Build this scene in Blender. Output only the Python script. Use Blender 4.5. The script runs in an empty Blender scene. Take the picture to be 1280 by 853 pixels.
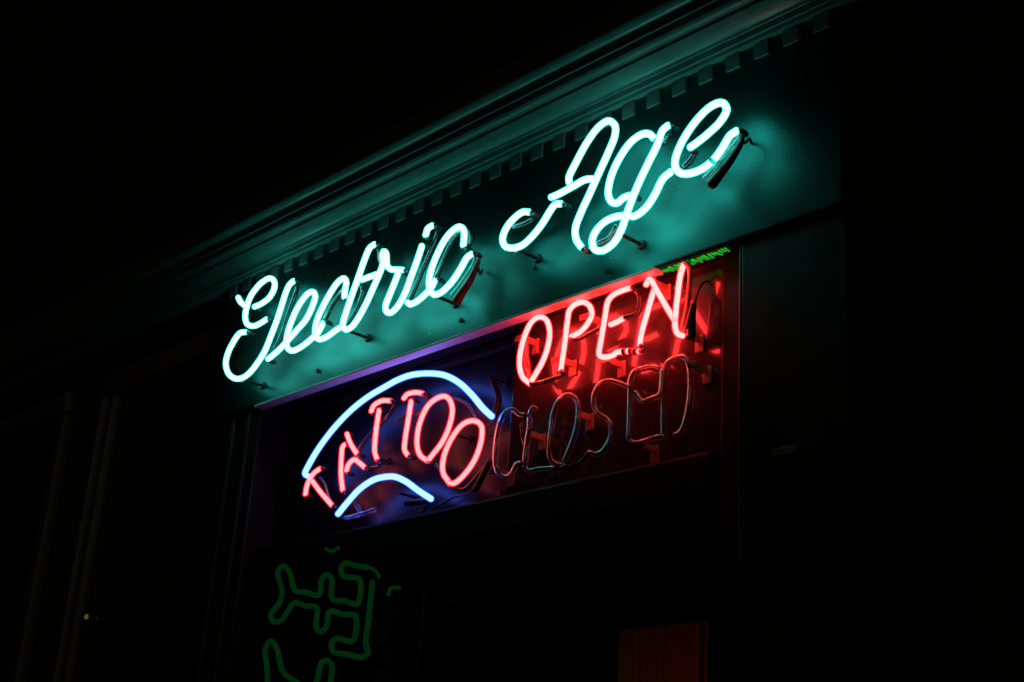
import bpy, bmesh, math, random
from mathutils import Vector, Matrix
random.seed(7)
sc = bpy.context.scene
C = sc.collection

# ------------------------------------------------------------------ camera
cam = bpy.data.cameras.new('camera')
cam.lens = 49.78
cam.sensor_width = 36.0
cam.clip_start = 0.05
cam.clip_end = 300.0
camo = bpy.data.objects.new('camera', cam)
C.objects.link(camo)
right = Vector((0.68102894, 0.72960604, 0.06224632))
down = Vector((-0.22392421, 0.28843901, -0.93094623))
fwd = Vector((-0.69717827, 0.62006287, 0.35981177))
M = Matrix((right, -down, -fwd)).transposed().to_4x4()
M.translation = Vector((0.0, -2.2, 1.6))
camo.matrix_world = M
cam.dof.use_dof = True
cam.dof.focus_distance = 3.55
cam.dof.aperture_fstop = 5.6
sc.camera = camo

# ------------------------------------------------------------------ night sky, faint warm light from the street
w = bpy.data.worlds.new('World')
sc.world = w
w.use_nodes = True
nt = w.node_tree
bg = nt.nodes['Background']
sky = nt.nodes.new('ShaderNodeTexSky')
sky.sky_type = 'NISHITA'
sky.sun_disc = False
sky.sun_elevation = math.radians(-8.0)
sky.sun_rotation = math.radians(150.0)
nt.links.new(sky.outputs[0], bg.inputs[0])
bg.inputs[1].default_value = 0.05
sun = bpy.data.lights.new('sun', 'SUN')
sun.energy = 0.05
sun.angle = math.radians(12)
sun.color = (1.0, 0.62, 0.32)
suno = bpy.data.objects.new('sun', sun)
suno.rotation_euler = Vector((-0.72, 0.62, -0.22)).to_track_quat('-Z', 'Y').to_euler()
C.objects.link(suno)
sc.view_settings.view_transform = 'Standard'
sc.view_settings.look = 'None'
sc.view_settings.exposure = 0.0
sc.view_settings.gamma = 1.0
sc.view_settings.use_curve_mapping = False
cy = sc.cycles
cy.use_denoising = True
cy.max_bounces = 8
cy.diffuse_bounces = 3
cy.glossy_bounces = 4
cy.transmission_bounces = 8
cy.transparent_max_bounces = 16
cy.sample_clamp_indirect = 4.0
cy.caustics_refractive = False

# ------------------------------------------------------------------ materials
def mat(name):
    m = bpy.data.materials.new(name)
    m.use_nodes = True
    n = m.node_tree
    return m, n, n.nodes['Principled BSDF'], n.nodes['Material Output']

def paint(name, col, rough=0.5, var=0.25, scale=9.0, bump=0.15, bscale=260.0, spec=0.5, metal=0.0, streak=False, coat=0.0, rvar=0.12, tint=None, flecks=False):
    m, n, p, out = mat(name)
    tc = n.nodes.new('ShaderNodeTexCoord')
    mp = n.nodes.new('ShaderNodeMapping')
    mp.inputs['Scale'].default_value = (1, 1, 0.12) if streak else (1, 1, 1)
    n.links.new(tc.outputs['Object'], mp.inputs[0])
    no = n.nodes.new('ShaderNodeTexNoise')
    no.inputs['Scale'].default_value = scale
    no.inputs['Detail'].default_value = 7
    no.inputs['Roughness'].default_value = 0.62
    n.links.new(mp.outputs[0], no.inputs[0])
    cr = n.nodes.new('ShaderNodeValToRGB')
    cr.color_ramp.elements[0].position = 0.3
    cr.color_ramp.elements[1].position = 0.72
    cr.color_ramp.elements[0].color = tuple(c * (1 - var) for c in col) + (1,)
    cr.color_ramp.elements[1].color = tuple(c * (1 + var) for c in col) + (1,)
    n.links.new(no.outputs[0], cr.inputs[0])
    col_out = cr.outputs[0]
    if flecks:                       # a scatter of tiny paint flecks and dust
        vo = n.nodes.new('ShaderNodeTexVoronoi')
        vo.inputs['Scale'].default_value = 26
        n.links.new(mp.outputs[0], vo.inputs[0])
        vo2 = n.nodes.new('ShaderNodeTexNoise')
        vo2.inputs['Scale'].default_value = 7
        n.links.new(mp.outputs[0], vo2.inputs[0])
        th = n.nodes.new('ShaderNodeMapRange')
        th.inputs['From Min'].default_value = 0.45
        th.inputs['From Max'].default_value = 0.75
        th.inputs['To Min'].default_value = 0.0
        th.inputs['To Max'].default_value = 0.075
        n.links.new(vo2.outputs[0], th.inputs['Value'])
        lt = n.nodes.new('ShaderNodeMath')
        lt.operation = 'LESS_THAN'
        n.links.new(vo.outputs['Distance'], lt.inputs[0])
        n.links.new(th.outputs[0], lt.inputs[1])
        mc = n.nodes.new('ShaderNodeMix')
        mc.data_type = 'RGBA'
        n.links.new(lt.outputs[0], mc.inputs[0])
        n.links.new(cr.outputs[0], mc.inputs[6])
        mc.inputs[7].default_value = (0.5, 0.5, 0.48, 1)
        col_out = mc.outputs[2]
    n.links.new(col_out, p.inputs['Base Color'])
    mr = n.nodes.new('ShaderNodeMapRange')
    mr.inputs['To Min'].default_value = max(0.02, rough - rvar)
    mr.inputs['To Max'].default_value = min(1.0, rough + rvar)
    n.links.new(no.outputs[0], mr.inputs['Value'])
    n.links.new(mr.outputs[0], p.inputs['Roughness'])
    p.inputs['Specular IOR Level'].default_value = spec
    p.inputs['Metallic'].default_value = metal
    if tint:
        p.inputs['Specular Tint'].default_value = tint + (1,)
    p.inputs['Coat Weight'].default_value = coat
    p.inputs['Coat Roughness'].default_value = 0.06
    if bump:
        nb = n.nodes.new('ShaderNodeTexNoise')
        nb.inputs['Scale'].default_value = bscale
        nb.inputs['Detail'].default_value = 3
        n.links.new(mp.outputs[0], nb.inputs[0])
        b = n.nodes.new('ShaderNodeBump')
        b.inputs['Strength'].default_value = bump
        b.inputs['Distance'].default_value = 0.002
        n.links.new(nb.outputs[0], b.inputs['Height'])
        n.links.new(b.outputs[0], p.inputs['Normal'])
    return m

def glow(name, rgb, var=0.0):
    m, n, p, out = mat(name)
    n.nodes.remove(p)
    e = n.nodes.new('ShaderNodeEmission')
    s = max(rgb)
    e.inputs[0].default_value = tuple(c / s for c in rgb) + (1,)
    e.inputs[1].default_value = s
    if var:
        tc = n.nodes.new('ShaderNodeTexCoord')
        no = n.nodes.new('ShaderNodeTexNoise')
        no.inputs['Scale'].default_value = 14
        n.links.new(tc.outputs['Object'], no.inputs[0])
        mr = n.nodes.new('ShaderNodeMapRange')
        mr.inputs['To Min'].default_value = s * (1 - var)
        mr.inputs['To Max'].default_value = s * (1 + var)
        n.links.new(no.outputs[0], mr.inputs['Value'])
        n.links.new(mr.outputs[0], e.inputs[1])
    n.links.new(e.outputs[0], out.inputs[0])
    m.cycles.emission_sampling = 'FRONT'
    return m

def shell(name, rgb, fac=0.35):
    """glowing coated glass round the bright column of gas"""
    m, n, p, out = mat(name)
    n.nodes.remove(p)
    e = n.nodes.new('ShaderNodeEmission')
    s = max(rgb)
    e.inputs[0].default_value = tuple(c / s for c in rgb) + (1,)
    e.inputs[1].default_value = s
    t = n.nodes.new('ShaderNodeBsdfTransparent')
    mx = n.nodes.new('ShaderNodeMixShader')
    mx.inputs[0].default_value = fac
    n.links.new(t.outputs[0], mx.inputs[1])
    n.links.new(e.outputs[0], mx.inputs[2])
    n.links.new(mx.outputs[0], out.inputs[0])
    m.cycles.emission_sampling = 'NONE'
    return m

def clear_glass(name, tint=(0.9, 0.95, 0.93), rough=0.03, dust=0.06, f0=0.045, power=5.0):
    """thin clear tube or pane: see-through with mirror-like reflections"""
    m, n, p, out = mat(name)
    n.nodes.remove(p)
    t = n.nodes.new('ShaderNodeBsdfTransparent')
    t.inputs[0].default_value = tint + (1,)
    g = n.nodes.new('ShaderNodeBsdfGlossy')
    g.inputs['Roughness'].default_value = rough
    lw = n.nodes.new('ShaderNodeLayerWeight')      # reflectance of glass, the same on both faces of the sheet
    pw = n.nodes.new('ShaderNodeMath')
    pw.operation = 'POWER'
    pw.inputs[1].default_value = power
    n.links.new(lw.outputs['Facing'], pw.inputs[0])
    fr = n.nodes.new('ShaderNodeMath')
    fr.operation = 'MULTIPLY_ADD'
    fr.inputs[1].default_value = 1.0 - f0
    fr.inputs[2].default_value = f0
    n.links.new(pw.outputs[0], fr.inputs[0])
    mx = n.nodes.new('ShaderNodeMixShader')
    n.links.new(fr.outputs[0], mx.inputs[0])
    n.links.new(t.outputs[0], mx.inputs[1])
    n.links.new(g.outputs[0], mx.inputs[2])
    d = n.nodes.new('ShaderNodeBsdfDiffuse')
    d.inputs[0].default_value = (0.5, 0.5, 0.5, 1)
    mx2 = n.nodes.new('ShaderNodeMixShader')
    tc = n.nodes.new('ShaderNodeTexCoord')
    no = n.nodes.new('ShaderNodeTexNoise')
    no.inputs['Scale'].default_value = 30
    no.inputs['Detail'].default_value = 6
    n.links.new(tc.outputs['Object'], no.inputs[0])
    mr = n.nodes.new('ShaderNodeMapRange')
    mr.inputs['From Min'].default_value = 0.35
    mr.inputs['From Max'].default_value = 0.75
    mr.inputs['To Max'].default_value = dust * 2
    n.links.new(no.outputs[0], mr.inputs['Value'])
    n.links.new(mr.outputs[0], mx2.inputs[0])
    n.links.new(mx.outputs[0], mx2.inputs[1])
    n.links.new(d.outputs[0], mx2.inputs[2])
    n.links.new(mx2.outputs[0], out.inputs[0])
    return m

def real_glass(name):
    m, n, p, out = mat(name)
    p.inputs['Base Color'].default_value = (0.95, 0.97, 0.96, 1)
    p.inputs['Transmission Weight'].default_value = 1.0
    p.inputs['IOR'].default_value = 1.5
    tc = n.nodes.new('ShaderNodeTexCoord')
    no = n.nodes.new('ShaderNodeTexNoise')
    no.inputs['Scale'].default_value = 70
    n.links.new(tc.outputs['Object'], no.inputs[0])
    mr = n.nodes.new('ShaderNodeMapRange')
    mr.inputs['To Min'].default_value = 0.02
    mr.inputs['To Max'].default_value = 0.14
    n.links.new(no.outputs[0], mr.inputs['Value'])
    n.links.new(mr.outputs[0], p.inputs['Roughness'])
    return m

MT = {
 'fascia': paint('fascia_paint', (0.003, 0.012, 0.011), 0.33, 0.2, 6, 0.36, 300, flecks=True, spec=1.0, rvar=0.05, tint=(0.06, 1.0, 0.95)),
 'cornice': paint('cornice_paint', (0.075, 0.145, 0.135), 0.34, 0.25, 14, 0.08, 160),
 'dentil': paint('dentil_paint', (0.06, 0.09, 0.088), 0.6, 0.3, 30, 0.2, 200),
 'trim': paint('trim_metal', (0.45, 0.43, 0.42), 0.36, 0.15, 30, 0.05, 90),
 'dark_wood': paint('dark_wood_paint', (0.008, 0.0075, 0.007), 0.5, 0.4, 20, 0.2, 140, streak=True, spec=0.2),
 'pilaster': paint('pilaster_paint', (0.016, 0.014, 0.012), 0.42, 0.25, 16, 0.15, 120, streak=True, spec=0.22),
 'wall': paint('wall_render', (0.018, 0.017, 0.015), 0.8, 0.3, 5, 0.4, 60),
 'frame': paint('brown_frame_paint', (0.13, 0.10, 0.06), 0.5, 0.25, 16, 0.15, 120, streak=True),
 'brick_wall': paint('upper_wall', (0.015, 0.014, 0.012), 0.85, 0.3, 5, 0.4, 60),
 'panel_open': paint('dusty_dark_panel', (0.03, 0.021, 0.021), 0.26, 0.35, 22, 0.05, 300, rvar=0.06, coat=0.7, spec=0.4),
 'panel_tattoo': paint('dull_dark_panel', (0.006, 0.006, 0.008), 0.30, 0.4, 12, 0.1, 200, spec=0.3),
 'painted': paint('blacked_out_glass', (0.03, 0.028, 0.028), 0.2, 0.9, 160, 0.9, 170, coat=0.5),
 'red_painted': paint('red_boot', (0.10, 0.012, 0.012), 0.4, 0.4, 60, 0.2, 200),
 'rubber': paint('black_rubber', (0.012, 0.012, 0.012), 0.45, 0.3, 40, 0.1, 200),
 'screw': paint('screw_steel', (0.06, 0.06, 0.06), 0.4, 0.3, 60, 0, metal=0.7),
 'red_tube': paint('clear_red_coated_glass', (0.42, 0.10, 0.09), 0.2, 0.4, 120, 0.8, 150, coat=0.5),
 'acrylic': None,
 'brass': paint('brass', (0.55, 0.36, 0.14), 0.4, 0.2, 40, 0, metal=0.8),
 'plank': paint('warm_plank', (0.30, 0.13, 0.07), 0.6, 0.3, 9, 0.2, 90, streak=True),
 'plank_ochre': paint('ochre_plank', (0.26, 0.22, 0.05), 0.6, 0.3, 9, 0.2, 90, streak=True),
 'pavement': paint('pavement_concrete', (0.16, 0.155, 0.15), 0.85, 0.25, 3, 0.4, 60),
 'teal_core': glow('teal_gas', (1.35, 7.2, 6.3), 0.06),
 'teal_shell': shell('teal_glass', (0.02, 2.9, 2.5), 0.28),
 'red_core': glow('red_gas', (40.0, 1.15, 1.05), 0.1),
 'red_shell': shell('red_glass', (3.4, 0.03, 0.08), 0.32),
 'pink_core': glow('pink_gas', (5.0, 0.86, 0.84), 0.1),
 'pink_shell': shell('pink_glass', (3.2, 0.02, 0.10), 0.34),
 'blue_core': glow('blue_gas', (0.85, 1.4, 10.0), 0.05),
 'blue_shell': shell('blue_glass', (0.01, 0.8, 4.2), 0.28),
 'green_core': glow('green_outline_glow', (0.001, 0.020, 0.0035), 0.3),
 'green_led': glow('green_leds', (0.016, 0.36, 0.02), 1.0),
 'glass': clear_glass('clear_tube_glass', dust=0.05, f0=0.09, power=3.0, rough=0.06),
 'tube_glass': real_glass('unlit_tube_glass'),
 'pane': clear_glass('window_glass', (0.85, 0.87, 0.86), 0.05, 0.01),
 'bulb': glow('warm_bulb', (85.0, 21.0, 6.5)),
 'glint': glow('glint_glow', (0.11, 0.07, 0.015)),  # glow put in for a reflected glint, no lamp there
}
def acrylic():
    m, n, p, out = mat('frosted_acrylic')
    p.inputs['Base Color'].default_value = (0.50, 0.27, 0.20, 1)
    p.inputs['Roughness'].default_value = 0.3
    t = n.nodes.new('ShaderNodeBsdfTransparent')
    mx = n.nodes.new('ShaderNodeMixShader')
    tc = n.nodes.new('ShaderNodeTexCoord')
    no = n.nodes.new('ShaderNodeTexNoise')
    no.inputs['Scale'].default_value = 60
    n.links.new(tc.outputs['Object'], no.inputs[0])
    mr = n.nodes.new('ShaderNodeMapRange')
    mr.inputs['To Min'].default_value = 0.62
    mr.inputs['To Max'].default_value = 0.95
    n.links.new(no.outputs[0], mr.inputs['Value'])
    n.links.new(mr.outputs[0], mx.inputs[0])
    n.links.new(t.outputs[0], mx.inputs[1])
    n.links.new(p.outputs[0], mx.inputs[2])
    n.links.new(mx.outputs[0], out.inputs[0])
    return m
MT['acrylic'] = acrylic()

# ------------------------------------------------------------------ mesh helpers
def link(name, me, m, parent=None, smooth=False):
    o = bpy.data.objects.new(name, me)
    C.objects.link(o)
    if m and not me.materials:
        me.materials.append(MT[m])
    if smooth:
        for f in me.polygons:
            f.use_smooth = True
    if parent:
        o.parent = parent
        o.matrix_parent_inverse = parent.matrix_world.inverted()
    return o

def thing(name, label, cat, loc=(0, 0, 0), group=None):
    o = bpy.data.objects.new(name, None)
    o.empty_display_size = 0.05
    C.objects.link(o)
    o.location = loc
    o.matrix_world = Matrix.Translation(loc)
    o['label'] = label
    o['category'] = cat
    if group:
        o['group'] = group
    return o

def box(name, x0, x1, y0, y1, z0, z1, m, parent=None, bev=0.004):
    me = bpy.data.meshes.new(name)
    bm = bmesh.new()
    cx, cyy, cz = (x0 + x1) / 2, (y0 + y1) / 2, (z0 + z1) / 2
    bmesh.ops.create_cube(bm, size=1.0, matrix=Matrix.Diagonal((x1 - x0, y1 - y0, z1 - z0, 1)))
    b = min(bev, 0.3 * min(x1 - x0, y1 - y0, z1 - z0))
    if b > 0:
        bmesh.ops.bevel(bm, geom=bm.edges[:], offset=b, segments=2, affect='EDGES', profile=0.6)
    bm.to_mesh(me)
    bm.free()
    o = link(name, me, m)
    o.matrix_world = Matrix.Translation((cx, cyy, cz))
    if parent:
        o.parent = parent
        o.matrix_parent_inverse = parent.matrix_world.inverted()
    return o

def spline(pts, step=0.005):
    P = [Vector(p) for p in pts]
    if len(P) == 2:
        n = max(2, int((P[1] - P[0]).length / step))
        return [P[0].lerp(P[1], i / n) for i in range(n + 1)]
    ext = [P[0] * 2 - P[1]] + P + [P[-1] * 2 - P[-2]]
    out = []
    for i in range(1, len(ext) - 2):
        p0, p1, p2, p3 = ext[i - 1:i + 3]
        d = [max((b - a).length, 1e-4) ** 0.5 for a, b in ((p0, p1), (p1, p2), (p2, p3))]
        t0, t1 = 0, d[0]
        t2 = t1 + d[1]
        t3 = t2 + d[2]
        n = max(2, int((p2 - p1).length / step))
        for k in range(n):
            t = t1 + (t2 - t1) * k / n
            a1 = p0 * ((t1 - t) / (t1 - t0)) + p1 * ((t - t0) / (t1 - t0))
            a2 = p1 * ((t2 - t) / (t2 - t1)) + p2 * ((t - t1) / (t2 - t1))
            a3 = p2 * ((t3 - t) / (t3 - t2)) + p3 * ((t - t2) / (t3 - t2))
            b1 = a1 * ((t2 - t) / (t2 - t0)) + a2 * ((t - t0) / (t2 - t0))
            b2 = a2 * ((t3 - t) / (t3 - t1)) + a3 * ((t - t1) / (t3 - t1))
            out.append(b1 * ((t2 - t) / (t2 - t1)) + b2 * ((t - t1) / (t2 - t1)))
    out.append(P[-1])
    return out

def sweep(bm, path, rad, sides=12, round_ends=True):
    """tube along path; rad is a number or a function of 0..1"""
    rf = rad if callable(rad) else (lambda t: rad)
    n = len(path)
    T = []
    for i in range(n):
        a = path[max(0, i - 1)]
        b = path[min(n - 1, i + 1)]
        T.append((b - a).normalized() if (b - a).length > 1e-7 else Vector((1, 0, 0)))
    rings_def = []
    if round_ends:
        r0 = rf(0)
        for k in (0.12, 0.45, 0.75, 0.95):
            rings_def.append((path[0] - T[0] * r0 * (1 - k) * 0.9, T[0], r0 * math.sqrt(1 - (1 - k) ** 2)))
    for i in range(n):
        rings_def.append((path[i], T[i], rf(i / (n - 1))))
    if round_ends:
        r1 = rf(1)
        for k in (0.95, 0.75, 0.45, 0.12):
            rings_def.append((path[-1] + T[-1] * r1 * (1 - k) * 0.9, T[-1], r1 * math.sqrt(1 - (1 - k) ** 2)))
    up = Vector((0, 1, 0))
    if abs(T[0].dot(up)) > 0.9:
        up = Vector((0, 0, 1))
    u = (up - T[0] * up.dot(T[0])).normalized()
    rings = []
    for (p, t, r) in rings_def:
        u = (u - t * u.dot(t))
        u = u.normalized() if u.length > 1e-6 else t.orthogonal().normalized()
        v = t.cross(u)
        rings.append([bm.verts.new(p + (u * math.cos(a) + v * math.sin(a)) * r)
                      for a in (2 * math.pi * j / sides for j in range(sides))])
    for A, B in zip(rings, rings[1:]):
        for j in range(sides):
            bm.faces.new((A[j], A[(j + 1) % sides], B[(j + 1) % sides], B[j]))
    bm.faces.new(rings[0][::-1])
    bm.faces.new(rings[-1])

def hollow_tube(name, pts, ro, ri, m, parent):
    path = spline(pts)
    org = path[0].copy()
    me = bpy.data.meshes.new(name)
    bm = bmesh.new()
    sweep(bm, [p - org for p in path], ro, 16)
    bmesh.ops.recalc_face_normals(bm, faces=bm.faces[:])
    outer = set(bm.faces)
    sweep(bm, [p - org for p in path], ri, 16)
    inner = [f for f in bm.faces if f not in outer]
    bmesh.ops.recalc_face_normals(bm, faces=inner)
    bmesh.ops.reverse_faces(bm, faces=inner)
    bm.to_mesh(me)
    bm.free()
    o = link(name, me, m, None, True)
    o.location = org
    o.parent = parent
    o.matrix_parent_inverse = parent.matrix_world.inverted()
    return o

def mm(pts):
    return [(a / 1000, b / 1000, c / 1000) for a, b, c in pts]

def tube(name, pts, rad, m, parent, sides=12, step=0.005):
    path = spline(pts, step)
    org = path[0].copy()
    bm = bmesh.new()
    sweep(bm, [p - org for p in path], rad, sides)
    bmesh.ops.recalc_face_normals(bm, faces=bm.faces[:])
    me = bpy.data.meshes.new(name)
    bm.to_mesh(me)
    bm.free()
    o = link(name, me, m, None, True)
    o.location = org
    if parent:
        o.matrix_world = Matrix.Translation(org)
        par = parent
        o.parent = par
        o.matrix_parent_inverse = par.matrix_world.inverted()
    return o

def lit(name, pts, r, core, shl, parent, kc=0.8):
    s = tube(name, pts, r, shl, parent)
    s.matrix_world = Matrix.Translation(Vector(spline(pts)[0]))
    k = tube('gas_core', pts, r * kc, core, s)
    return s

def bend(pts, r, parent, back, m='painted'):
    """blacked-out end of a lit tube that turns back towards the board"""
    path = spline(pts)
    for a, b in ((path[0], path[1]), (path[-1], path[-2])):
        t = (a - b).normalized()
        p = [a + t * r * 0.35 + Vector((0, r * 0.35, 0)), a + t * r * 0.8 + Vector((0, r * 1.1, 0)), a + t * r * 0.6 + Vector((0, back, 0))]
        tube('painted_bend', p, r * 0.72, m, parent, 10, 0.004)

def disc(name, c, r, y0, y1, m, parent, seg=14):
    """short cylinder whose axis is at right angles to the board"""
    me = bpy.data.meshes.new(name)
    bm = bmesh.new()
    bmesh.ops.create_cone(bm, cap_ends=True, segments=seg, radius1=r, radius2=r * 0.8, depth=abs(y1 - y0),
                          matrix=Matrix.Rotation(math.radians(90), 4, 'X'))
    bm.to_mesh(me)
    bm.free()
    o = link(name, me, m)
    o.matrix_world = Matrix.Translation((c[0], (y0 + y1) / 2, c[2]))
    if parent:
        o.parent = parent
        o.matrix_parent_inverse = parent.matrix_world.inverted()
    return o

# ------------------------------------------------------------------ tube centre lines, millimetres (along the wall, depth, height)
SCRIPT_TUBES = [
    [(-3715,-75,3301),(-3698,-75,3282),(-3666,-75,3259)],
    [(-3607,-75,3241),(-3563,-75,3242),(-3524,-75,3253),(-3505,-75,3278),(-3512,-75,3302),(-3539,-75,3319),(-3576,-75,3319),(-3615,-75,3304),(-3642,-75,3282),(-3654,-75,3251),(-3656,-75,3221),(-3641,-75,3194),(-3611,-75,3177),(-3576,-75,3172),(-3528,-75,3178)],
    [(-3640,-75,3164),(-3676,-75,3168),(-3705,-75,3147),(-3728,-75,3117),(-3734,-75,3083),(-3713,-75,3046),(-3671,-75,3018),(-3630,-75,3008),(-3590,-75,3013),(-3549,-75,3036),(-3512,-75,3071),(-3486,-75,3119),(-3465,-75,3163),(-3449,-75,3208),(-3434,-75,3248),(-3421,-75,3265),(-3401,-75,3272)],
    [(-3487,-75,3039),(-3440,-75,3053),(-3397,-75,3073),(-3355,-75,3095),(-3307,-75,3122),(-3283,-75,3154),(-3272,-75,3184),(-3285,-75,3204),(-3312,-75,3207),(-3343,-75,3190),(-3372,-75,3158),(-3391,-75,3120),(-3399,-75,3083),(-3389,-75,3054),(-3362,-75,3036),(-3320,-75,3036),(-3273,-75,3048),(-3235,-75,3063),(-3215,-75,3087)],
    [(-3121,-75,3144),(-3122,-75,3164),(-3121,-75,3192),(-3137,-75,3207),(-3165,-75,3201),(-3197,-75,3175),(-3227,-75,3140),(-3247,-75,3107),(-3252,-75,3076),(-3244,-75,3053),(-3223,-75,3039),(-3186,-75,3038),(-3145,-75,3048),(-3114,-75,3052)],
    [(-3002,-75,3275),(-3024,-75,3269),(-3041,-75,3241),(-3061,-75,3195),(-3084,-75,3143),(-3104,-75,3093),(-3114,-75,3060),(-3099,-75,3039),(-3073,-75,3038),(-3045,-75,3056),(-3010,-75,3097),(-2983,-75,3140),(-2960,-75,3179),(-2951,-75,3204),(-2958,-75,3228),(-2955,-75,3239),(-2943,-75,3231),(-2936,-75,3209),(-2932,-75,3190),(-2912,-75,3172),(-2885,-75,3163),(-2857,-75,3154)],
    [(-3043,-75,3177),(-3009,-75,3176),(-2973,-75,3174)],
    [(-2876,-75,3150),(-2887,-75,3127),(-2906,-75,3092),(-2919,-75,3064),(-2911,-75,3044),(-2890,-75,3037),(-2862,-75,3049),(-2835,-75,3082),(-2815,-75,3125),(-2795,-75,3168),(-2781,-75,3204)],
    [(-2769,-75,3232),(-2762,-75,3250),(-2744,-75,3253)],
    [(-2820,-75,3047),(-2809,-75,3040),(-2784,-75,3040),(-2748,-75,3052),(-2725,-75,3065),(-2712,-75,3082)],
    [(-2605,-75,3153),(-2605,-75,3182),(-2611,-75,3202),(-2630,-75,3214),(-2657,-75,3210),(-2685,-75,3192),(-2712,-75,3157),(-2729,-75,3123),(-2736,-75,3090),(-2727,-75,3057),(-2707,-75,3041),(-2679,-75,3040),(-2639,-75,3059),(-2607,-75,3088),(-2586,-75,3112),(-2569,-75,3117)],
    [(-2359,-75,3171),(-2381,-75,3178),(-2411,-75,3171),(-2440,-75,3151),(-2451,-75,3125),(-2438,-75,3100),(-2403,-75,3086),(-2373,-75,3085),(-2339,-75,3099),(-2307,-75,3122),(-2280,-75,3150),(-2265,-75,3161),(-2245,-75,3157)],
    [(-2280,-75,3186),(-2256,-75,3186),(-2205,-75,3191),(-2165,-75,3195),(-2141,-75,3189)],
    [(-2219,-75,3206),(-2221,-75,3221),(-2198,-75,3255),(-2162,-75,3299),(-2126,-75,3326),(-2095,-75,3330),(-2072,-75,3308),(-2071,-75,3281),(-2091,-75,3242),(-2119,-75,3197),(-2147,-75,3151),(-2173,-75,3110),(-2189,-75,3075),(-2185,-75,3044),(-2167,-75,3018)],
    [(-1947,-75,3229),(-1960,-75,3244),(-1983,-75,3252),(-2018,-75,3244),(-2053,-75,3214),(-2078,-75,3173),(-2085,-75,3131),(-2074,-75,3107),(-2056,-75,3097),(-2033,-75,3104),(-2015,-75,3103)],
    [(-1903,-75,3245),(-1919,-75,3239),(-1935,-75,3206),(-1962,-75,3167),(-1995,-75,3115),(-2022,-75,3061),(-2038,-75,3023),(-2060,-75,2997),(-2095,-75,2987),(-2122,-75,2999),(-2131,-75,3023),(-2121,-75,3044),(-2093,-75,3060),(-2057,-75,3062),(-2022,-75,3054),(-1998,-75,3045),(-1964,-75,3055),(-1937,-75,3081),(-1915,-75,3112),(-1891,-75,3122)],
    [(-1835,-75,3164),(-1816,-75,3169),(-1782,-75,3181),(-1748,-75,3199),(-1733,-75,3219),(-1740,-75,3238),(-1753,-75,3246),(-1779,-75,3246),(-1809,-75,3233),(-1839,-75,3210),(-1864,-75,3181),(-1879,-75,3148),(-1876,-75,3124),(-1858,-75,3106),(-1832,-75,3098),(-1798,-75,3098),(-1768,-75,3109),(-1743,-75,3130),(-1723,-75,3152),(-1705,-75,3157)],
]
SCRIPT_PAINTED = [
    [(-3406,-70,3276),(-3421,-50,3282),(-3421,-50,3243),(-3435,-50,3212),(-3450,-50,3172),(-3468,-50,3122),(-3487,-54,3081)],
    [(-3138,-64,3181),(-3180,-50,3181),(-3206,-50,3162),(-3228,-50,3139),(-3223,-66,3097)],
    [(-3059,-64,3169),(-3069,-50,3158),(-3076,-50,3127),(-3092,-50,3099),(-3115,-58,3069)],
    [(-3004,-72,3277),(-3013,-50,3271),(-3003,-50,3237),(-2970,-60,3206)],
    [(-2747,-72,3254),(-2752,-50,3253),(-2756,-50,3228),(-2775,-50,3193),(-2798,-50,3153),(-2821,-50,3113),(-2833,-58,3067)],
    [(-2617,-72,3204),(-2673,-50,3208),(-2695,-50,3186),(-2718,-50,3146),(-2715,-68,3091)],
    [(-2611,-70,3155),(-2614,-50,3163),(-2605,-50,3183),(-2609,-58,3203)],
    [(-2362,-72,3173),(-2368,-50,3167),(-2387,-50,3161),(-2430,-56,3159)],
    [(-1904,-72,3246),(-1917,-50,3245),(-1925,-58,3219)],
    [(-2066,-62,3044),(-2103,-50,3029),(-2128,-58,3021)],
    [(-1838,-72,3165),(-1846,-50,3161),(-1858,-50,3147),(-1869,-54,3137)],
    [(-2175,-64,3022),(-2162,-54,3016),(-2132,-62,3006)],
]
SCRIPT_GLASS_ENDS = [
    [(-2571,-72,3119),(-2575,-54,3119),(-2585,-50,3103),(-2621,-50,3069),(-2662,-50,3035)],
    [(-1706,-72,3159),(-1707,-54,3159),(-1726,-50,3147),(-1759,-50,3124),(-1810,-50,3089)],
]
SCRIPT_CAPS = [
    [(-2569,-50,3107),(-2581,-50,3083),(-2599,-50,3056),(-2623,-50,3035),(-2642,-50,3015)],
    [(-1709,-50,3157),(-1714,-50,3142),(-1734,-50,3117),(-1755,-50,3098),(-1792,-50,3068)],
]
SCRIPT_WIRES = [
    [(-2571,-50,3095),(-2571,-40,3075),(-2600,-8,3104)],
    [(-1706,-50,3152),(-1714,-46,3143),(-1710,-36,3148),(-1714,-20,3165),(-1721,-2,3164)],
]
SCRIPT_STANDOFFS = [
    [(-3617,-75,3005)],
    [(-3090,-75,3037)],
    [(-2707,-75,3041)],
    [(-2395,-75,3083)],
    [(-2040,-75,3015)],
]
SCRIPT_BANDS = [
    [(-1771,-75,3108),(-1766,-75,3111)],
]
OPEN_BANDS = [
    [(-2065,0,2753),(-2062,0,2752)],
    [(-2086,0,2758),(-2083,0,2757)],
    [(-2051,0,2749),(-2048,0,2749)],
]
SCREWS = [
    [(-3325,0,2987)],
    [(-2681,0,2985)],
    [(-2406,0,3059)],
    [(-2152,0,2980)],
]
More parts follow.
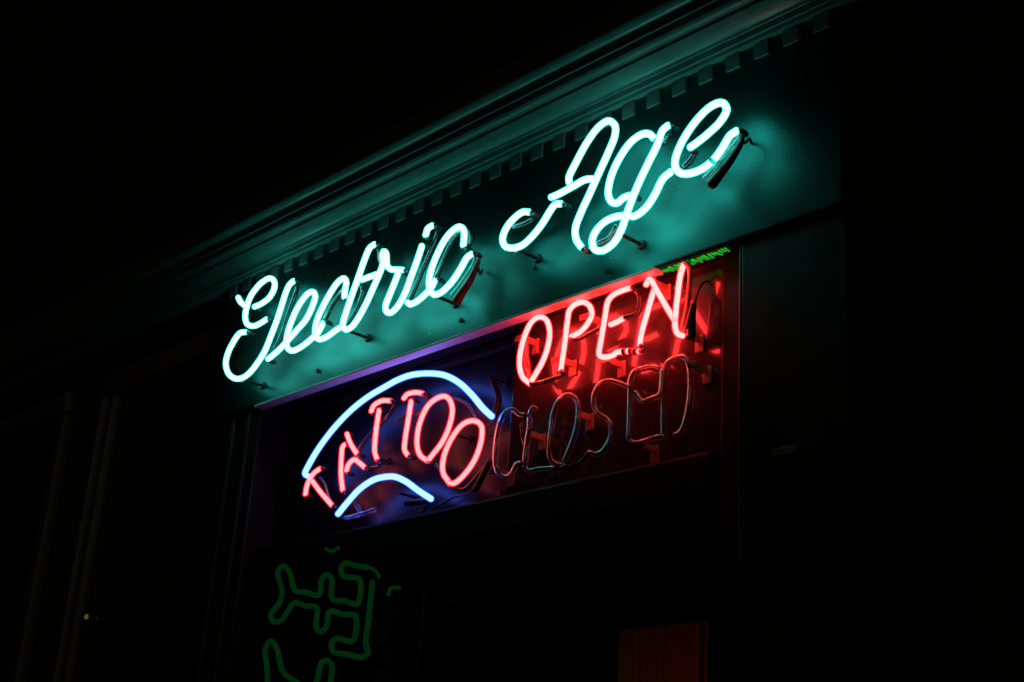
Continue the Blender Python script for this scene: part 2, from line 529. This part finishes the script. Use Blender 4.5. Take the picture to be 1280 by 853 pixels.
OPEN_TUBES = [
    [(-2399,0,2748),(-2426,0,2771),(-2440,0,2807),(-2438,0,2844),(-2426,0,2882),(-2404,0,2912),(-2376,0,2917),(-2351,0,2901),(-2338,0,2868),(-2341,0,2832),(-2357,0,2795),(-2379,0,2768),(-2392,0,2754)],
    [(-2292,0,2759),(-2288,0,2787),(-2282,0,2836),(-2278,0,2879),(-2272,0,2909),(-2252,0,2919),(-2224,0,2916),(-2203,0,2899),(-2196,0,2876),(-2211,0,2855),(-2233,0,2842),(-2262,0,2837)],
    [(-2074,0,2913),(-2102,0,2913),(-2129,0,2909),(-2144,0,2898),(-2153,0,2854),(-2162,0,2803),(-2166,0,2769),(-2155,0,2760),(-2119,0,2757),(-2112,0,2761),(-2086,0,2758),(-2040,0,2747)],
    [(-2133,0,2836),(-2114,0,2837),(-2094,0,2841)],
    [(-2039,0,2763),(-2034,0,2792),(-2021,0,2830),(-2006,0,2872),(-1999,0,2889)],
    [(-2025,0,2907),(-2016,0,2919),(-1992,0,2885),(-1961,0,2835),(-1935,0,2795)],
    [(-1913,0,2925),(-1922,0,2901),(-1928,0,2861),(-1933,0,2818),(-1934,0,2781),(-1926,0,2762),(-1912,0,2754)],
]
OPEN_PAINTED = [
    [(-2395,0,2746),(-2386,15,2751),(-2352,15,2750),(-2318,15,2751),(-2285,4,2750)],
    [(-2291,0,2757),(-2292,8,2750)],
    [(-2261,0,2834),(-2256,14,2834),(-2220,16,2839),(-2177,14,2843)],
    [(-2071,0,2913),(-2070,14,2911),(-2060,16,2891),(-2059,14,2855),(-2071,8,2846),(-2089,0,2842)],
    [(-2038,0,2746),(-2035,8,2755),(-2037,0,2761)],
    [(-1911,0,2926),(-1912,14,2934),(-1910,18,2910),(-1911,18,2869),(-1916,18,2823),(-1924,16,2784)],
    [(-2442,20,2873),(-2436,20,2834),(-2427,20,2795),(-2412,10,2770)],
]
OPEN_CAPS = [
    [(-2442,22,2844),(-2440,22,2828),(-2431,22,2793)],
    [(-1899,20,2831),(-1905,20,2800),(-1910,20,2763)],
]
OPEN_WIRES = [
    [(-1897,20,2832),(-1894,24,2853),(-1893,35,2879),(-1891,52,2896),(-1890,58,2898)],
    [(-2474,25,2860),(-2513,40,2891),(-2523,52,2910),(-2511,58,2911)],
    [(-2348,40,2956),(-2347,50,2946),(-2345,58,2943)],
]
OPEN_BRACKETS = [
    [(-2449,0,2883)],
    [(-2311,0,2794)],
    [(-2222,0,2883)],
    [(-2148,0,2755)],
    [(-2014,0,2914)],
    [(-1913,0,2763)],
]
CLOSED_TUBES = [
    [(-2412,0,2669),(-2429,0,2675),(-2449,0,2690),(-2468,0,2693),(-2490,0,2681),(-2502,0,2653),(-2508,0,2613),(-2506,0,2572),(-2496,0,2544),(-2475,0,2525),(-2452,0,2521),(-2437,0,2534),(-2427,0,2547),(-2413,0,2548)],
    [(-2381,10,2680),(-2381,0,2682),(-2389,0,2671),(-2390,0,2631),(-2397,0,2580),(-2395,0,2534),(-2383,0,2524),(-2348,0,2522),(-2299,0,2516)],
    [(-2264,0,2515),(-2291,0,2525),(-2309,0,2538),(-2316,0,2565),(-2313,0,2617),(-2308,0,2655),(-2292,0,2681),(-2267,0,2690),(-2245,0,2682),(-2229,0,2662),(-2225,0,2632),(-2229,0,2601),(-2242,0,2565),(-2262,0,2529)],
    [(-2068,0,2667),(-2094,0,2681),(-2128,0,2695),(-2156,0,2695),(-2175,0,2675),(-2174,0,2642),(-2157,0,2620),(-2132,0,2603),(-2117,0,2581),(-2120,0,2553),(-2138,0,2531),(-2161,0,2525),(-2184,0,2534)],
    [(-1981,0,2693),(-2000,0,2700),(-2022,0,2703),(-2053,0,2700),(-2063,0,2684),(-2062,0,2634),(-2062,0,2584),(-2060,0,2542),(-2046,0,2531),(-2015,0,2530),(-1980,0,2532),(-1963,0,2530)],
    [(-1968,0,2683),(-1968,0,2656),(-1973,0,2630),(-2001,0,2625),(-2026,0,2624),(-2047,0,2648)],
    [(-1960,0,2532),(-1962,0,2606),(-1963,0,2676),(-1957,0,2696),(-1934,0,2706),(-1908,0,2702),(-1892,0,2681),(-1887,0,2652),(-1887,0,2615),(-1895,0,2565),(-1911,0,2531),(-1925,0,2528)],
]
CLOSED_PAINTED = [
    [(-2411,0,2668),(-2407,10,2671),(-2399,10,2666)],
    [(-2413,0,2547),(-2421,12,2541),(-2409,12,2539)],
    [(-2440,20,2656),(-2434,20,2628),(-2421,16,2601)],
    [(-2297,0,2515),(-2294,12,2520),(-2267,4,2516)],
    [(-2255,12,2516),(-2227,14,2522),(-2190,4,2533)],
    [(-2067,0,2666),(-2073,14,2661),(-2051,4,2650)],
]
CLOSED_BRACKETS = [
    [(-2404,0,2624)],
    [(-2245,0,2644)],
    [(-1890,0,2684)],
    [(-2037,0,2529)],
    [(-2511,0,2548)],
]
TATTOO_TUBES = [
    [(-3368,36,2625),(-3365,36,2653),(-3341,36,2682),(-3310,36,2693)],
    [(-3353,44,2665),(-3309,44,2628),(-3242,44,2577)],
    [(-3205,50,2616),(-3221,50,2663),(-3229,50,2724),(-3228,50,2748),(-3218,50,2753)],
    [(-3214,50,2784),(-3193,50,2753),(-3156,50,2715)],
    [(-3197,50,2672),(-3189,50,2690),(-3164,50,2699),(-3142,50,2687),(-3113,50,2668)],
    [(-3107,50,2830),(-3100,50,2845),(-3064,50,2853),(-3022,50,2845)],
    [(-3071,50,2827),(-3075,50,2776),(-3072,50,2707),(-3057,50,2681)],
    [(-2962,50,2839),(-2951,50,2848),(-2910,50,2846),(-2881,50,2837)],
    [(-2928,50,2824),(-2933,50,2772),(-2939,50,2714),(-2937,50,2687),(-2922,50,2670)],
    [(-2835,50,2639),(-2869,50,2662),(-2886,50,2699),(-2881,50,2751),(-2852,50,2796),(-2803,50,2811),(-2771,50,2802),(-2748,50,2767),(-2754,50,2721),(-2779,50,2680),(-2814,50,2652),(-2831,50,2639)],
    [(-2739,50,2566),(-2765,50,2596),(-2767,50,2637),(-2741,50,2683),(-2700,50,2714),(-2656,50,2715),(-2625,50,2694),(-2622,50,2656),(-2641,50,2610),(-2677,50,2576),(-2712,50,2559),(-2733,50,2560)],
]
TATTOO_ARCS = [
    [(-3390,50,2688),(-3405,50,2697),(-3390,50,2721),(-3347,50,2766),(-3281,50,2815),(-3206,50,2854),(-3130,50,2879),(-3048,50,2894),(-3004,50,2901),(-2943,50,2903),(-2868,50,2892),(-2795,50,2871),(-2729,50,2835),(-2672,50,2789),(-2623,50,2742),(-2588,50,2714)],
    [(-3215,50,2548),(-3174,50,2577),(-3125,50,2606),(-3066,50,2623),(-3006,50,2623),(-2967,50,2616),(-2916,50,2594),(-2864,50,2563),(-2806,50,2531)],
]
TATTOO_PAINTED = [
    [(-3021,50,2845),(-3024,68,2841),(-3058,74,2814),(-3110,76,2790),(-3153,76,2763),(-3180,70,2731)],
    [(-3056,50,2679),(-3069,70,2672),(-3128,74,2673),(-3115,54,2668)],
    [(-2881,50,2836),(-2880,70,2826),(-2908,74,2795),(-2990,74,2795),(-3011,74,2793)],
    [(-2776,54,2803),(-2756,70,2800),(-2715,76,2778),(-2681,76,2740),(-2649,60,2714)],
    [(-2830,50,2637),(-2836,70,2640),(-2818,76,2626),(-2796,72,2606)],
    [(-2730,50,2557),(-2729,72,2550),(-2704,76,2547),(-2663,76,2570),(-2619,76,2602)],
    [(-3246,50,2578),(-3303,70,2626),(-3326,74,2655),(-3353,72,2680)],
]
TATTOO_GLASS_ENDS = [
    [(-3212,50,2546),(-3211,70,2542),(-3148,76,2543),(-3080,76,2547)],
    [(-3161,54,2583),(-3156,70,2569),(-3145,76,2545)],
]
TATTOO_CAPS = [
    [(-2819,58,2533),(-2872,72,2539),(-2938,74,2544)],
    [(-2592,60,2716),(-2593,74,2768),(-2625,76,2827)],
    [(-2616,76,2604),(-2634,76,2575),(-2662,78,2541)],
]
TATTOO_WIRES = [
    [(-2662,78,2541),(-2704,90,2538),(-2770,102,2543),(-2818,105,2536),(-2859,108,2527)],
    [(-2854,78,2525),(-2893,95,2519),(-2928,108,2514)],
    [(-2621,90,2717),(-2664,100,2712),(-2694,105,2701)],
]
GREEN_TUBES = [
    [(-3024,30,2371),(-3093,30,2386),(-3128,30,2395),(-3143,30,2383),(-3136,30,2364),(-3113,30,2355),(-3052,30,2339),(-3050,30,2279),(-3110,30,2290),(-3172,30,2304),(-3182,30,2356),(-3209,30,2372),(-3231,30,2361),(-3232,30,2320),(-3301,30,2333),(-3356,30,2345),(-3393,30,2400),(-3432,30,2421),(-3454,30,2407),(-3419,30,2346),(-3426,30,2315),(-3463,30,2286),(-3454,30,2269),(-3429,30,2261),(-3402,30,2265),(-3355,30,2306),(-3293,30,2294),(-3236,30,2281),(-3232,30,2230),(-3207,30,2215),(-3184,30,2226),(-3178,30,2266),(-3112,30,2254),(-3054,30,2242),(-3054,30,2181),(-3126,30,2191),(-3150,30,2184),(-3142,30,2160),(-3077,30,2146),(-3010,30,2134),(-2986,30,2142),(-3000,30,2172),(-2997,30,2225),(-2997,30,2329)],
    [(-3414,30,2003),(-3448,30,2132),(-3469,30,2186),(-3450,30,2208),(-3413,30,2187),(-3371,30,2122),(-3316,30,2094),(-3249,30,2070),(-3210,30,2068),(-3199,30,2087),(-3187,30,2131),(-3162,30,2135),(-3138,30,2118),(-3137,30,2064),(-3132,30,1992)],
]
GREEN_DIM = [
    [(-3227,30,2446),(-3196,30,2436),(-3167,30,2442)],
    [(-3007,30,2367),(-2985,30,2355),(-2969,30,2340)],
    [(-2923,30,2289),(-2914,30,2303),(-2879,30,2302)],
]

# ------------------------------------------------------------------ setting
pv = box('pavement', -14, 8, -8, 6, -0.2, 0.0, 'pavement', None, 0.0)
pv['kind'] = 'structure'

XL, XR = -3.93, -1.49            # ends of the shop front
ZB, ZT = 2.945, 3.414            # fascia bottom and top
shop = thing('shop_building', 'dark tattoo shop front with moulded cornice and neon lettered fascia', 'building', (-2.7, 0.1, 0))
box('lintel_wall', XL, XR, 0.035, 0.40, 2.962, 3.62, 'wall', shop, 0)
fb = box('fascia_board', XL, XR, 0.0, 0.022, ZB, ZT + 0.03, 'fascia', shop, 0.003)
for p in SCREWS:
    x, y, z = mm(p)[0]
    s = disc('screw', (x, 0, z), 0.0075, -0.007, 0.001, 'screw', fb)
box('drip_trim', -3.62, -1.985, -0.021, 0.014, ZB - 0.018, ZB - 0.010, 'trim', shop, 0.002)
box('soffit', XL + 0.1, -1.77, 0.036, 0.13, ZB + 0.002, ZB + 0.014, 'dark_wood', shop, 0)

# cornice: one moulded profile (out from the wall, up), swept along the front
prof = [(0, 0), (0.015, 0.001), (0.016, 0.010), (0.022, 0.011), (0.023, 0.026)]
for k in range(0, 9):            # broad cove
    a = math.radians(90 * k / 8)
    prof.append((0.026 + 0.050 * (1 - math.cos(a)), 0.027 + 0.017 * math.sin(a)))
prof += [(0.0762, 0.053), (0.079, 0.053)]
for k in range(1, 8):            # ovolo
    a = math.radians(90 * k / 7)
    prof.append((0.079 + 0.020 * math.sin(a), 0.053 + 0.015 * (1 - math.cos(a))))
prof += [(0.099, 0.082), (0.105, 0.0825), (0.106, 0.108)]
for k in range(1, 8):            # cyma under the top
    a = math.radians(90 * k / 7)
    prof.append((0.106 + 0.021 * math.sin(a), 0.108 + 0.022 * (1 - math.cos(a))))
prof += [(0.128, 0.186), (-0.02, 0.225), (-0.02, 0.0)]
def extrude(name, prof, x0, x1, z0, m, parent, nx=90):
    bm = bmesh.new()
    rows = []
    for i in range(nx + 1):
        x = x0 + (x1 - x0) * i / nx
        wob = 0.0004 * math.sin(i * 0.9) + 0.0006 * math.sin(i * 0.41 + 1)
        rows.append([bm.verts.new((x, -o + wob, z0 + u + wob * 0.7)) for o, u in prof])
    n = len(prof)
    for A, B in zip(rows, rows[1:]):
        for j in range(n):
            bm.faces.new((A[j], B[j], B[(j + 1) % n], A[(j + 1) % n]))
    bm.faces.new(rows[0])
    bm.faces.new(rows[-1][::-1])
    bmesh.ops.recalc_face_normals(bm, faces=bm.faces[:])
    me = bpy.data.meshes.new(name)
    bm.to_mesh(me)
    bm.free()
    return link(name, me, m, parent)
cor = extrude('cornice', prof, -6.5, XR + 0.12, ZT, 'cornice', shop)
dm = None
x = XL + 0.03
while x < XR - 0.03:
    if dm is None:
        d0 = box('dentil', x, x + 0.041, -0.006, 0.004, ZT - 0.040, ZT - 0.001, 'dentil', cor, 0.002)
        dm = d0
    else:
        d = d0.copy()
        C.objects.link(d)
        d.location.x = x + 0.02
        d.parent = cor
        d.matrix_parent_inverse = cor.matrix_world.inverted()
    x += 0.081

# transom panes behind the window signs, frame, posts
box('signboard_panel', -2.526, -1.842, 0.060, 0.084, 2.497, 2.944, 'panel_open', shop, 0.001)
box('signboard_panel', -3.648, -2.40, 0.122, 0.134, 2.497, 2.944, 'panel_tattoo', shop, 0.001)
box('head_rail', -3.648, -2.53, 0.085, 0.109, 2.918, 2.943, 'dark_wood', shop, 0.004)
box('transom_rail', -3.648, -1.862, 0.045, 0.15, 2.405, 2.496, 'dark_wood', shop, 0.008)
fs = box('frame_stile', -1.840, -1.768, 0.045, 0.15, 0.0, 2.944, 'dark_wood', shop, 0.005)
pil = box('pilaster', -1.760, XR, 0.012, 0.40, 0.0, 2.943, 'pilaster', shop, 0.005)
tube('bead_moulding', [(-1.762, 0.018, 0.02), (-1.762, 0.018, 2.938)], 0.0065, 'pilaster', shop, 10, 0.4)
box('lit_ledge_strip', -1.676, -1.618, 0.006, 0.0125, 2.436, 2.452, 'brass', pil, 0.001)  # added strip, its brass colour stands for warm light on a ledge
pl = box('pilaster', -3.872, -3.652, 0.024, 0.40, 0.0, 2.943, 'pilaster', shop, 0.006)
for xx in (-3.80, -3.71):
    tube('bead_moulding', [(xx, 0.024, 0.02), (xx, 0.024, 2.938)], 0.012, 'pilaster', pl, 10, 0.4)

# door leaves under the transom
dl = box('door_head', -3.648, -1.862, 0.09, 0.16, 2.33, 2.404, 'dark_wood', shop, 0.004)
for xa, xb in ((-3.648, -3.58), (-2.98, -2.90), (-2.68, -2.60), (-2.29, -2.215), (-1.915, -1.864)):
    box('door_stile', xa, xb, 0.10, 0.155, 0.0, 2.329, 'dark_wood', shop, 0.005)
box('door_rail', -2.213, -1.917, 0.112, 0.136, 2.150, 2.329, 'dark_wood', shop, 0.005)
box('door_rail', -2.598, -2.292, 0.102, 0.153, 0.0, 2.329, 'dark_wood', shop, 0.005)
for xa, xb, zt in ((-3.579, -2.981, 2.329), (-2.899, -2.681, 2.329), (-2.214, -1.916, 2.149)):
    box('window_pane', xa, xb, 0.126, 0.132, 0.3, zt, 'pane', shop, 0)
    box('kick_panel', xa, xb, 0.11, 0.15, 0.0, 0.299, 'dark_wood', shop, 0)
# lobby behind the right hand door, boarded with upright planks
box('lobby_partition', -2.66, -2.63, 0.165, 0.60, 0.0, 2.40, 'dark_wood', shop, 0)
box('lobby_partition', -1.80, -1.775, 0.165, 0.559, 0.0, 2.35, 'dark_wood', shop, 0)
lb = box('lobby_wall', -2.629, -1.50, 0.56, 0.60, 0.0, 2.40, 'dark_wood', shop, 0)
box('lobby_ceiling', -2.629, -1.50, 0.165, 0.559, 2.36, 2.40, 'dark_wood', shop, 0)
px_ = [-2.60, -2.512, -2.425, -2.300, -2.185, -2.10, -2.0, -1.9, -1.81]
for i, (a, b) in enumerate(zip(px_, px_[1:])):
    box('plank', a + 0.006, b - 0.006, 0.54 + 0.004 * (i % 2), 0.559, 0.02, 2.30, 'plank_ochre' if i == 0 else 'plank', lb, 0.003)
lamp = thing('lobby_lamp', 'small warm bulb on the lobby wall behind the door glass', 'lamp', (-2.25, 0.53, 1.52))
box('back_plate', -2.275, -2.225, 0.525, 0.539, 1.47, 1.57, 'brass', lamp, 0.004)
tube('bulb', [(-2.25, 0.23, 1.50), (-2.25, 0.23, 1.54)], lambda t: 0.018 + 0.006 * math.sin(math.pi * t), 'bulb', lamp, 12, 0.006)
tube('arm', [(-2.25, 0.23, 1.497), (-2.25, 0.35, 1.46), (-2.25, 0.53, 1.50)], 0.006, 'brass', lamp, 8, 0.02)
# dark room behind the left hand door
box('room_wall', XL, -2.662, 0.95, 1.0, 0.0, 2.41, 'wall', shop, 0)
box('room_wall', XL, XL + 0.05, 0.41, 0.949, 0.0, 2.41, 'wall', shop, 0)
box('room_ceiling', XL, XR, 0.165, 1.0, 2.412, 2.46, 'wall', shop, 0)

# upper storey
box('upper_wall', -9.0, XR + 0.15, 0.03, 0.4, 3.645, 7.5, 'brick_wall', shop, 0)
for xx, ww in ((-5.62, 0.16), (-4.42, 0.09), (-3.0, 0.09), (-6.9, 0.16)):
    box('wall_strip', xx - ww / 2, xx + ww / 2, -0.02, 0.035, 3.64, 7.4, 'pilaster', shop, 0.01)

# neighbouring front to the left
nb = thing('neighbouring_shopfront', 'unlit brown framed shop windows left of the neon fascia', 'shopfront', (-5.2, 0.15, 0))
box('wall', -9.0, XL - 0.005, 0.16, 0.4, 0.0, 3.62, 'wall', nb, 0)
box('window_head', -4.95, XL - 0.02, 0.09, 0.15, 3.27, 3.36, 'frame', nb, 0.012)
for xa, xb in ((-4.95, -4.91), (-4.895, -4.865), (-4.02, -3.96)):
    box('window_stile', xa, xb, 0.09 if xa < -4.9 else 0.11, 0.15, 0.0, 3.268, 'frame', nb, 0.008)
box('window_pane', -4.863, -4.022, 0.135, 0.145, 0.4, 3.266, 'pane', nb, 0)
box('stall_riser', -4.863, -4.022, 0.10, 0.15, 0.0, 0.398, 'dark_wood', nb, 0.004)
box('window_head', -7.2, -5.25, 0.09, 0.15, 3.27, 3.36, 'frame', nb, 0.012)
box('window_stile', -5.32, -5.255, 0.10, 0.15, 0.0, 3.268, 'frame', nb, 0.008)
box('window_pane', -7.1, -5.322, 0.135, 0.145, 0.4, 3.266, 'pane', nb, 0)
glint = box('window_glint', -4.802, -4.782, 0.118, 0.134, 2.38, 2.44, 'dark_wood', None, 0.004)  # added glowing spot on a dark mount, standing for a yellow reflected glint
glint['label'] = 'small added glowing spot in place of a yellow glint on the shop window'
glint['category'] = 'window_glint'
disc('glint_spot', (-4.792, 0, 2.41), 0.0095, 0.112, 0.119, 'glint', glint)
# plain set-back wall to the right
rw = thing('set_back_wall', 'plain dark wall with upright strips beyond the right pilaster', 'wall', (0.5, 0.5, 0))
box('wall_face', XR + 0.002, 4.0, 0.42, 0.7, 0.0, 7.5, 'wall', rw, 0)
for xx in (-1.05, -0.72):
    box('wall_strip', xx, xx + 0.1, 0.39, 0.425, 0.0, 7.4, 'pilaster', rw, 0.008)

# ------------------------------------------------------------------ script sign on the fascia
sg = thing('neon_sign', 'white teal script neon lettering reading Electric Age on the fascia', 'neon sign', (-2.7, 0.0, 3.15))
RS = 0.0092
for p in SCRIPT_TUBES:
    q = mm(p)
    lit('letter_tube', q, RS, 'teal_core', 'teal_shell', sg)
    bend(q, RS, sg, 0.026)
for p in SCRIPT_PAINTED:
    tube('painted_tube', mm(p), 0.0075, 'painted', sg, 10)
for p in SCRIPT_GLASS_ENDS:
    tube('glass_end', mm(p), 0.008, 'glass', sg, 12)
for i, p in enumerate(SCRIPT_CAPS):
    tube('electrode_boot', mm(p), lambda t: 0.006 + 0.0065 * t ** 0.7, 'red_painted' if i == 0 else 'rubber', sg, 12)
for p in SCRIPT_WIRES:
    tube('lead_wire', mm(p), 0.0035, 'rubber', sg, 8)
for p in SCRIPT_BANDS:
    tube('blockout_band', mm(p)[:1] + [tuple((Vector(mm(p)[0]) * 0.92 + Vector(mm(p)[1]) * 0.08))], RS * 1.03, 'painted', sg, 12, 0.002)
for p in SCRIPT_STANDOFFS:
    x, y, z = mm(p)[0]
    so = tube('standoff', [(x, y + 0.007, z - 0.003), (x, -0.004, z - 0.003)], 0.0046, 'rubber', sg, 10, 0.01)
    disc('standoff_foot', (x, 0, z - 0.003), 0.013, -0.009, 0.0, 'rubber', so)
    tube('tube_clip', [(x - 0.010, y + 0.003, z - 0.008), (x, y + 0.010, z - 0.002), (x + 0.010, y + 0.003, z + 0.004)], 0.002, 'glass', so, 6)

# ------------------------------------------------------------------ OPEN and CLOSED signs
def bracket(parent, x, y, z, yb):
    b = box('bracket', x - 0.004, x + 0.004, y + 0.009, yb - 0.004, z - 0.008, z + 0.008, 'acrylic', parent, 0.001)
    box('bracket_foot', x - 0.011, x + 0.013, yb - 0.004, yb - 0.0005, z - 0.030, z + 0.010, 'acrylic', b, 0.001)
    box('tube_saddle', x - 0.022, x + 0.012, y + 0.006, y + 0.0095, z - 0.007, z + 0.007, 'acrylic', b, 0.001)
op = thing('neon_sign', 'glowing red neon letters reading OPEN under the fascia', 'neon sign', (-2.2, 0.06, 2.85))
RO = 0.0085
for p in OPEN_TUBES:
    q = mm(p)
    lit('letter_tube', q, RO, 'red_core', 'red_shell', op, 0.7)
for i, p in enumerate(OPEN_PAINTED):
    tube('painted_tube', mm(p), 0.0058, 'red_tube' if i in (5, 6) else 'painted', op, 10)
for i, p in enumerate(OPEN_CAPS):
    tube('electrode_boot', mm(p), (lambda t: 0.007 + 0.008 * t) if i else (lambda t: 0.009), 'rubber' if i else 'red_painted', op, 12)
for p in OPEN_WIRES:
    tube('lead_wire', mm(p), 0.003, 'rubber', op, 8)
for p in OPEN_BANDS:
    tube('blockout_band', mm(p), RO * 1.04, 'painted', op, 12, 0.002)
for p in OPEN_BRACKETS:
    x, y, z = mm(p)[0]
    bracket(op, x, y, z, 0.060)
cl = thing('neon_sign', 'unlit clear glass tube letters reading CLOSED below the OPEN letters', 'neon sign', (-2.2, 0.06, 2.62))
for p in CLOSED_TUBES:
    q = mm(p)
    hollow_tube('letter_tube', q, 0.0070, 0.0052, 'tube_glass', cl)
for p in CLOSED_PAINTED:
    tube('painted_tube', mm(p), 0.0052, 'painted', cl, 10)
for p in CLOSED_BRACKETS:
    x, y, z = mm(p)[0]
    bracket(cl, x, y, z, 0.060)

# ------------------------------------------------------------------ TATTOO sign
ta = thing('neon_sign', 'red TATTOO neon letters arched between two pale blue neon arcs', 'neon sign', (-2.95, 0.12, 2.7))
RT = 0.0086
for p in TATTOO_TUBES:
    q = mm(p)
    lit('letter_tube', q, RT, 'pink_core', 'pink_shell', ta, 0.68)
    bend(q, RT, ta, 0.024)
for p in TATTOO_ARCS:
    lit('arc_tube', mm(p), 0.0094, 'blue_core', 'blue_shell', ta, 0.8)
for p in TATTOO_PAINTED:
    tube('painted_tube', mm(p), 0.0056, 'painted', ta, 10)
for p in TATTOO_GLASS_ENDS:
    tube('glass_end', mm(p), 0.007, 'glass', ta, 10)
for p in TATTOO_CAPS:
    tube('electrode_boot', mm(p), 0.0085, 'rubber', ta, 10)
for p in TATTOO_WIRES:
    tube('lead_wire', mm(p), 0.003, 'rubber', ta, 8)
for x, z in ((-3.30, 2.80), (-2.62, 2.83), (-2.95, 2.57), (-2.75, 2.70), (-3.1, 2.70)):
    so = tube('standoff', [(x, 0.058, z), (x, 0.118, z)], 0.004, 'rubber', ta, 8, 0.01)
    disc('standoff_foot', (x, 0, z), 0.011, 0.113, 0.1215, 'rubber', so)

# ------------------------------------------------------------------ green lamp strip under the soffit, dim green outline figure at the door
gs = thing('light_strip', 'green ribbed light strip along the soffit behind the OPEN letters', 'light strip', (-2.0, 0.06, 2.94))
box('carrier', -2.012, -1.785, 0.004, 0.034, 2.937, 2.9435, 'dark_wood', gs, 0.001)
x = -2.008
while x < -1.80:
    l_ = 0.006 + random.random() * 0.006
    ld = box('light_rib', x, x + l_ * 0.5, 0.004 + random.random() * 0.006, 0.022 + random.random() * 0.012, 2.9345, 2.9368, 'green_led', gs, 0.0005)
    ld.rotation_euler.z = random.uniform(-0.5, 0.2)
    x += l_ + 0.001
gr = thing('neon_sign', 'dim green glowing outline figure in front of the dark door', 'neon sign', (-3.3, 0.04, 2.2))
for p in GREEN_TUBES:  # figure drawn as dim green glowing tubes
    tube('outline_tube', mm(p), 0.0075, 'green_core', gr, 10)
for p in GREEN_DIM:
    tube('outline_tube', mm(p), 0.005, 'green_core', gr, 8)
for x, z in ((-3.32, 2.436), (-3.17, 2.42)):
    tube('standoff', [(x, 0.035, z), (x, 0.046, z)], 0.003, 'rubber', gr, 6, 0.01)
